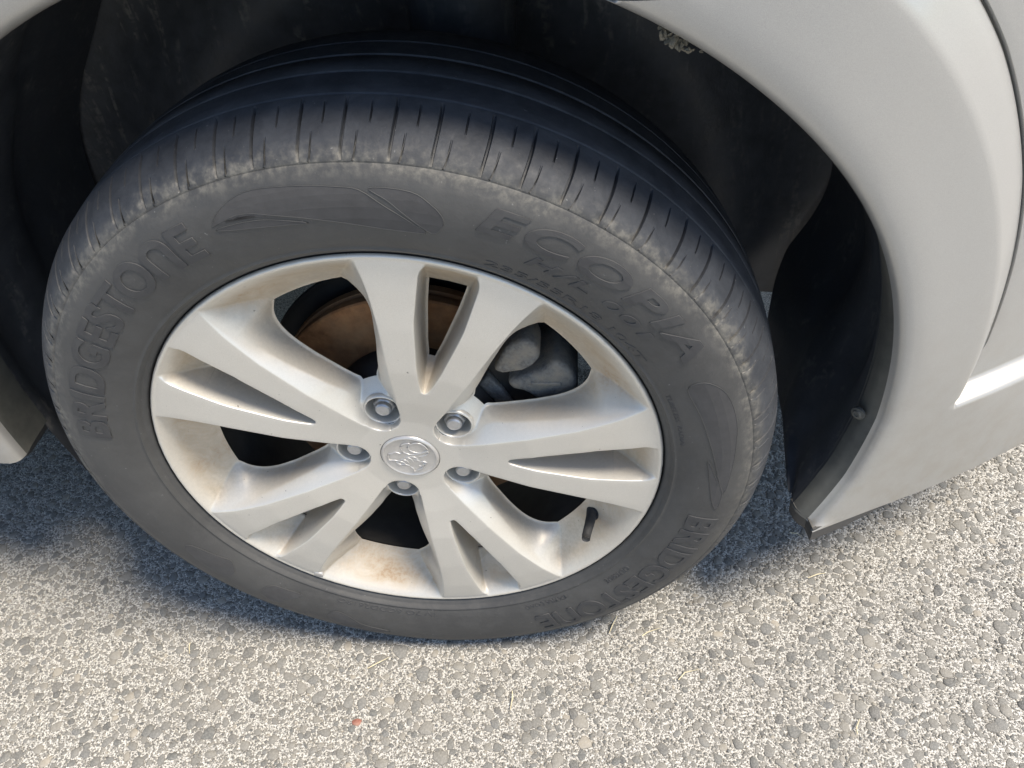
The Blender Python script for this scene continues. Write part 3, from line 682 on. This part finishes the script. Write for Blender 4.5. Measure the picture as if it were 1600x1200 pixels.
for a, m_, o_, q_ in colsA:
    for i, (r, y) in enumerate(PROF):
        dr = dy = 0; sh = 0
        if 23 <= i <= 32:
            t = (i-23)/9.0
            sh = -.55*math.sin(t*2.2)*.6+(.9*(max(0, .35-t)) if o_ else 0) - (.35*max(0, .3-t) if m_ else 0)
            dep = 0
            if m_ and .04 < t < .93: dep = .0042
            if o_ and .08 < t < .42: dep = .0032
            if q_ and .60 < t < .80: dep = .0034
            nx = max(.15, min(1, t+.2)); dr = -dep*nx; dy = dep*(1-nx)*.9
        aa = R(a+sh); rr = r+dr
        x, z, yy = rr*math.cos(aa), rr*math.sin(aa), y+dy
        # loaded tyre: flat contact patch and a slight bulge above it
        d = (-HUB+.0012)-z
        k = math.exp(-((x)/.10)**2)*sstep(-.24, -.33, z)
        if y < .09: yy -= .0015*k*sstep(.25, .30, r)*(1-sstep(.335, .35, r))
        if d > 0: z += d
        V.append((x, yy, z))
tyre = mesh_obj('tyre', V, grid_faces(len(colsA), len(PROF), cu=True), M['tyre'], wheel); fix_normals(tyre); sharpen(tyre, 50)

# lettering and ribbed motifs moulded on the sidewall
def side_map(r, ang, lift):
    x, z = r*math.cos(R(ang)), r*math.sin(R(ang)); y = side_y(r)
    k = math.exp(-(x/.10)**2)*sstep(-.24, -.33, z); y -= .0015*k*sstep(.25, .30, r)*(1-sstep(.335, .35, r))
    z = max(z, -HUB+.0014)
    return (x, y-lift, z)
def lettering(text, a0, a1, r0, r1, bold=0.0, shear=0.0, lift=.0005, mat='letters', space=1.0, kw_flip=''):
    cu = bpy.data.curves.new('t', 'FONT'); cu.body = text; cu.size = 1; cu.extrude = .01; cu.offset = bold; cu.shear = shear; cu.space_character = space; cu.resolution_u = 6
    to = bpy.data.objects.new('t', cu); COL.objects.link(to); bpy.context.view_layer.update()
    me = bpy.data.meshes.new_from_object(to.evaluated_get(bpy.context.evaluated_depsgraph_get())); bpy.data.objects.remove(to)
    bm = bmesh.new(); bm.from_mesh(me); bmesh.ops.remove_doubles(bm, verts=bm.verts, dist=1e-5)
    xs_ = [v.co.x for v in bm.verts]; ys_ = [v.co.y for v in bm.verts]; x0, x1, y0, y1 = min(xs_), max(xs_), -bold, .69+bold
    if '~' in kw_flip:
        left = set(bm.verts); comps = []
        while left:
            st = [left.pop()]; comp = list(st)
            while st:
                v = st.pop()
                for e in v.link_edges:
                    w = e.other_vert(v)
                    if w in left: left.remove(w); comp.append(w); st.append(w)
            comps.append(comp)
        comps.sort(key=lambda c: min(v.co.x for v in c))
        for v in comps[9]: v.co.y = (y0+y1)-v.co.y
        bmesh.ops.recalc_face_normals(bm, faces=bm.faces)
    if r1-r0 > .012:
        for k in range(1, 13):
            bmesh.ops.bisect_plane(bm, geom=bm.verts[:]+bm.edges[:]+bm.faces[:], plane_co=(0, y0+(y1-y0)*k/13, 0), plane_no=(0, 1, 0))
    for v in bm.verts:
        a = a0+(a1-a0)*(v.co.x-x0)/(x1-x0); r = r0+(r1-r0)*(v.co.y-y0)/(y1-y0)
        v.co = side_map(r, a, lift if v.co.z > 0 else -.0006)
    return bm_obj('lettering', bm, M[mat], wheel, False)
lettering('BRIDGESTOUE', 167.0, 111.0, .2735, .3035, .024, 0, .0010, kw_flip='~')
lettering('BRIDGESTOUE', -13.0, -67.5, .2735, .3035, .024, 0, .0010, kw_flip='~')
lettering('ECOPIA', 69.5, 28.5, .2850, .3055, .026, .25, .0010, space=1.15)
lettering('H/L 001', 61.0, 36.0, .2700, .2795, .022, .25, .0008, space=1.1)
lettering('235/55R18 104T', 66.5, 31.5, .2540, .2598, .008, 0, .0005)
lettering('TUBELESS  RADIAL', 22.0, 7.0, .2560, .2600, 0, 0, .0004)
lettering('EXTRA LOAD', -56.5, -68.5, .2560, .2605, 0, 0, .0006, 'letters')
lettering('OUTSIDE', -36.5, -44.5, .2590, .2645, 0, 0, .0006, 'letters')
lettering('1V 7O 6CDD2619O', -93.0, -119.0, .2545, .2600, 0, 0, .0006, 'letters')
MOTIF = {'top_leaf': [(0.293, 107.3), (0.3027, 104.6), (0.3085, 100.5), (0.3074, 95.3), (0.3046, 88.6), (0.3022, 85.4), (0.2918, 82.3), (0.2811, 78.8), (0.2726, 76.4), (0.2724, 82.6), (0.2786, 89.9), (0.2872, 96.9), (0.2946, 102.1), (0.2936, 105.8)],
'top_leaf_tip': [(0.2896, 106.4), (0.2877, 100.8), (0.2839, 97.2), (0.2786, 93.5), (0.2804, 98.6), (0.2837, 103.4), (0.2878, 106.7)],
'top_leaf_end': [(0.3038, 84.1), (0.3035, 78.8), (0.2963, 75.9), (0.2879, 74.2), (0.28, 74.2), (0.2734, 75.5), (0.2837, 78.8), (0.2959, 81.8)],
'right_leaf': [(0.2762, 22.6), (0.2886, 23.5), (0.2988, 21.7), (0.3048, 18.4), (0.3059, 12.6), (0.3029, 6.5), (0.3, -0.0), (0.2972, -5.3), (0.2892, -0.9), (0.2822, 7.1), (0.2781, 15.8)],
'right_leaf2': [(0.2787, 3.7), (0.2869, -0.9), (0.2957, -5.0), (0.2956, -10.1), (0.2856, -5.5)],
'low_leaf': [(0.2883, -156.8), (0.2789, -156.8), (0.2697, -150.8), (0.266, -147.2), (0.2798, -144.4), (0.292, -145.4), (0.2927, -150.5)],
'low_leaf2': [(0.2873, -136.3), (0.2704, -135.2), (0.2674, -131.2), (0.2671, -127.5), (0.2819, -129.9), (0.2973, -132.1)],
'low_leaf3': [(0.289, -119.5), (0.2766, -118.1), (0.2797, -114.8), (0.2914, -110.5), (0.2969, -104.3), (0.31, -111.5), (0.3, -116.2)]}
for pts in MOTIF.values():
    P = np.array([(r*1000, a*5.0) for r, a in pts]); Q = []
    for i in range(len(P)):
        p0, p1, p2, p3 = P[i-1], P[i], P[(i+1) % len(P)], P[(i+2) % len(P)]
        for t in (0, .25, .5, .75): Q.append(.5*((2*p1)+(-p0+p2)*t+(2*p0-5*p1+4*p2-p3)*t*t+(-p0+3*p1-3*p2+p3)*t**3))
    bm = bmesh.new(); vs = [bm.verts.new((q[1], q[0], 0)) for q in Q]; f = bm.faces.new(vs); bmesh.ops.triangulate(bm, faces=[f])
    ys_ = [v.co.y for v in bm.verts]; xs_ = [v.co.x for v in bm.verts]
    for k in range(1, 8): bmesh.ops.bisect_plane(bm, geom=bm.verts[:]+bm.edges[:]+bm.faces[:], plane_co=(0, min(ys_)+(max(ys_)-min(ys_))*k/8, 0), plane_no=(0, 1, 0))
    for k in range(1, 14): bmesh.ops.bisect_plane(bm, geom=bm.verts[:]+bm.edges[:]+bm.faces[:], plane_co=(min(xs_)+(max(xs_)-min(xs_))*k/14, 0, 0), plane_no=(1, 0, 0))
    r_ = bmesh.ops.extrude_face_region(bm, geom=bm.faces[:])
    for v in [g_ for g_ in r_['geom'] if isinstance(g_, bmesh.types.BMVert)]: v.co.z = 1
    for v in bm.verts: v.co = side_map(v.co.y/1000, v.co.x/5.0, .0004 if v.co.z > .5 else -.0006)
    loop = [side_map(q[0]/1000, q[1]/5.0, .0003) for q in Q]; rv, rf = tube(loop+[loop[0]], .00035, 5, False); mesh_obj('motif_outline', rv, rf, M['tyre'], wheel)
    bm_obj('sidewall_motif', bm, M['motif'], wheel, False)

# ------------------------------------------------------------ loose bits
def straw(pts, label, rad=.0008):
    P = [(x, y, .0034+(.0022 if 0 < i < len(pts)-1 else 0)) for i, (x, y) in enumerate(pts)]
    V, F = tube(P, [rad*.7]+[rad]*(len(P)-2)+[rad*.6], 6); o = mesh_obj('straw', V, F, M['straw']); tag(o, label, 'straw', 'dry straws on the paving'); return o
straw([(0.23, 0.008), (0.237, 0.012), (0.253, 0.019)], 'thick bent pale straw just below the tyre lettering')
straw([(-0.107, -0.039), (-0.095, -0.033), (-0.082, -0.024)], 'thin pale straw below the wheel, left of the tyre contact')
straw([(0.19, 0.011), (0.195, 0.022), (0.201, 0.035)], 'faint short straw close under the tyre edge')
straw([(0.436, 0.161), (0.445, 0.158), (0.451, 0.153)], 'tiny straw by the black air deflector')
straw([(0.445, 0.091), (0.457, 0.095), (0.468, 0.098)], 'short straw on the paving right of the tyre')
straw([(0.456, -0.105), (0.456, -0.099), (0.462, -0.089)], 'curled straw near the bottom right of the paving')
straw([(-0.344, -0.023), (-0.347, -0.015), (-0.349, -0.008)], 'upright short straw in the lower left paving')
straw([(0.073, -0.086), (0.075, -0.073), (0.074, -0.064)], 'thin straw standing out below the contact patch')
straw([(0.269, -0.047), (0.277, -0.039), (0.293, -0.034)], 'long faint curved straw on the lower right paving')
c_ = bpy.data.meshes.new('x'); bpy.data.meshes.remove(c_)
bm = bmesh.new()
for i in range(30):
    t = rng.random(); a = R(59.8-3.6*t); r = .4465-.007*rng.random(); x, z = r*math.cos(a), HUB+r*math.sin(a); y = .004+.012*rng.random()
    m_ = Matrix.Translation((x, y, z)) @ Matrix.Rotation(rng.uniform(0, 6.28), 4, 'Y') @ Matrix.Rotation(rng.uniform(0, 3), 4, 'X')
    q = rng.uniform(.0010, .0036)
    r_ = bmesh.ops.create_icosphere(bm, subdivisions=1, radius=q, matrix=m_ @ Matrix.Diagonal((1, .35, .6, 1)))
    for v in r_['verts']: v.co += Vector(rng.uniform(-1, 1, 3))*q*.35
lf = bm_obj('dirt_clump', bm, M['leaf'], None, False); tag(lf, 'crumbly dried dirt clinging under the wheel arch lip', 'dirt')
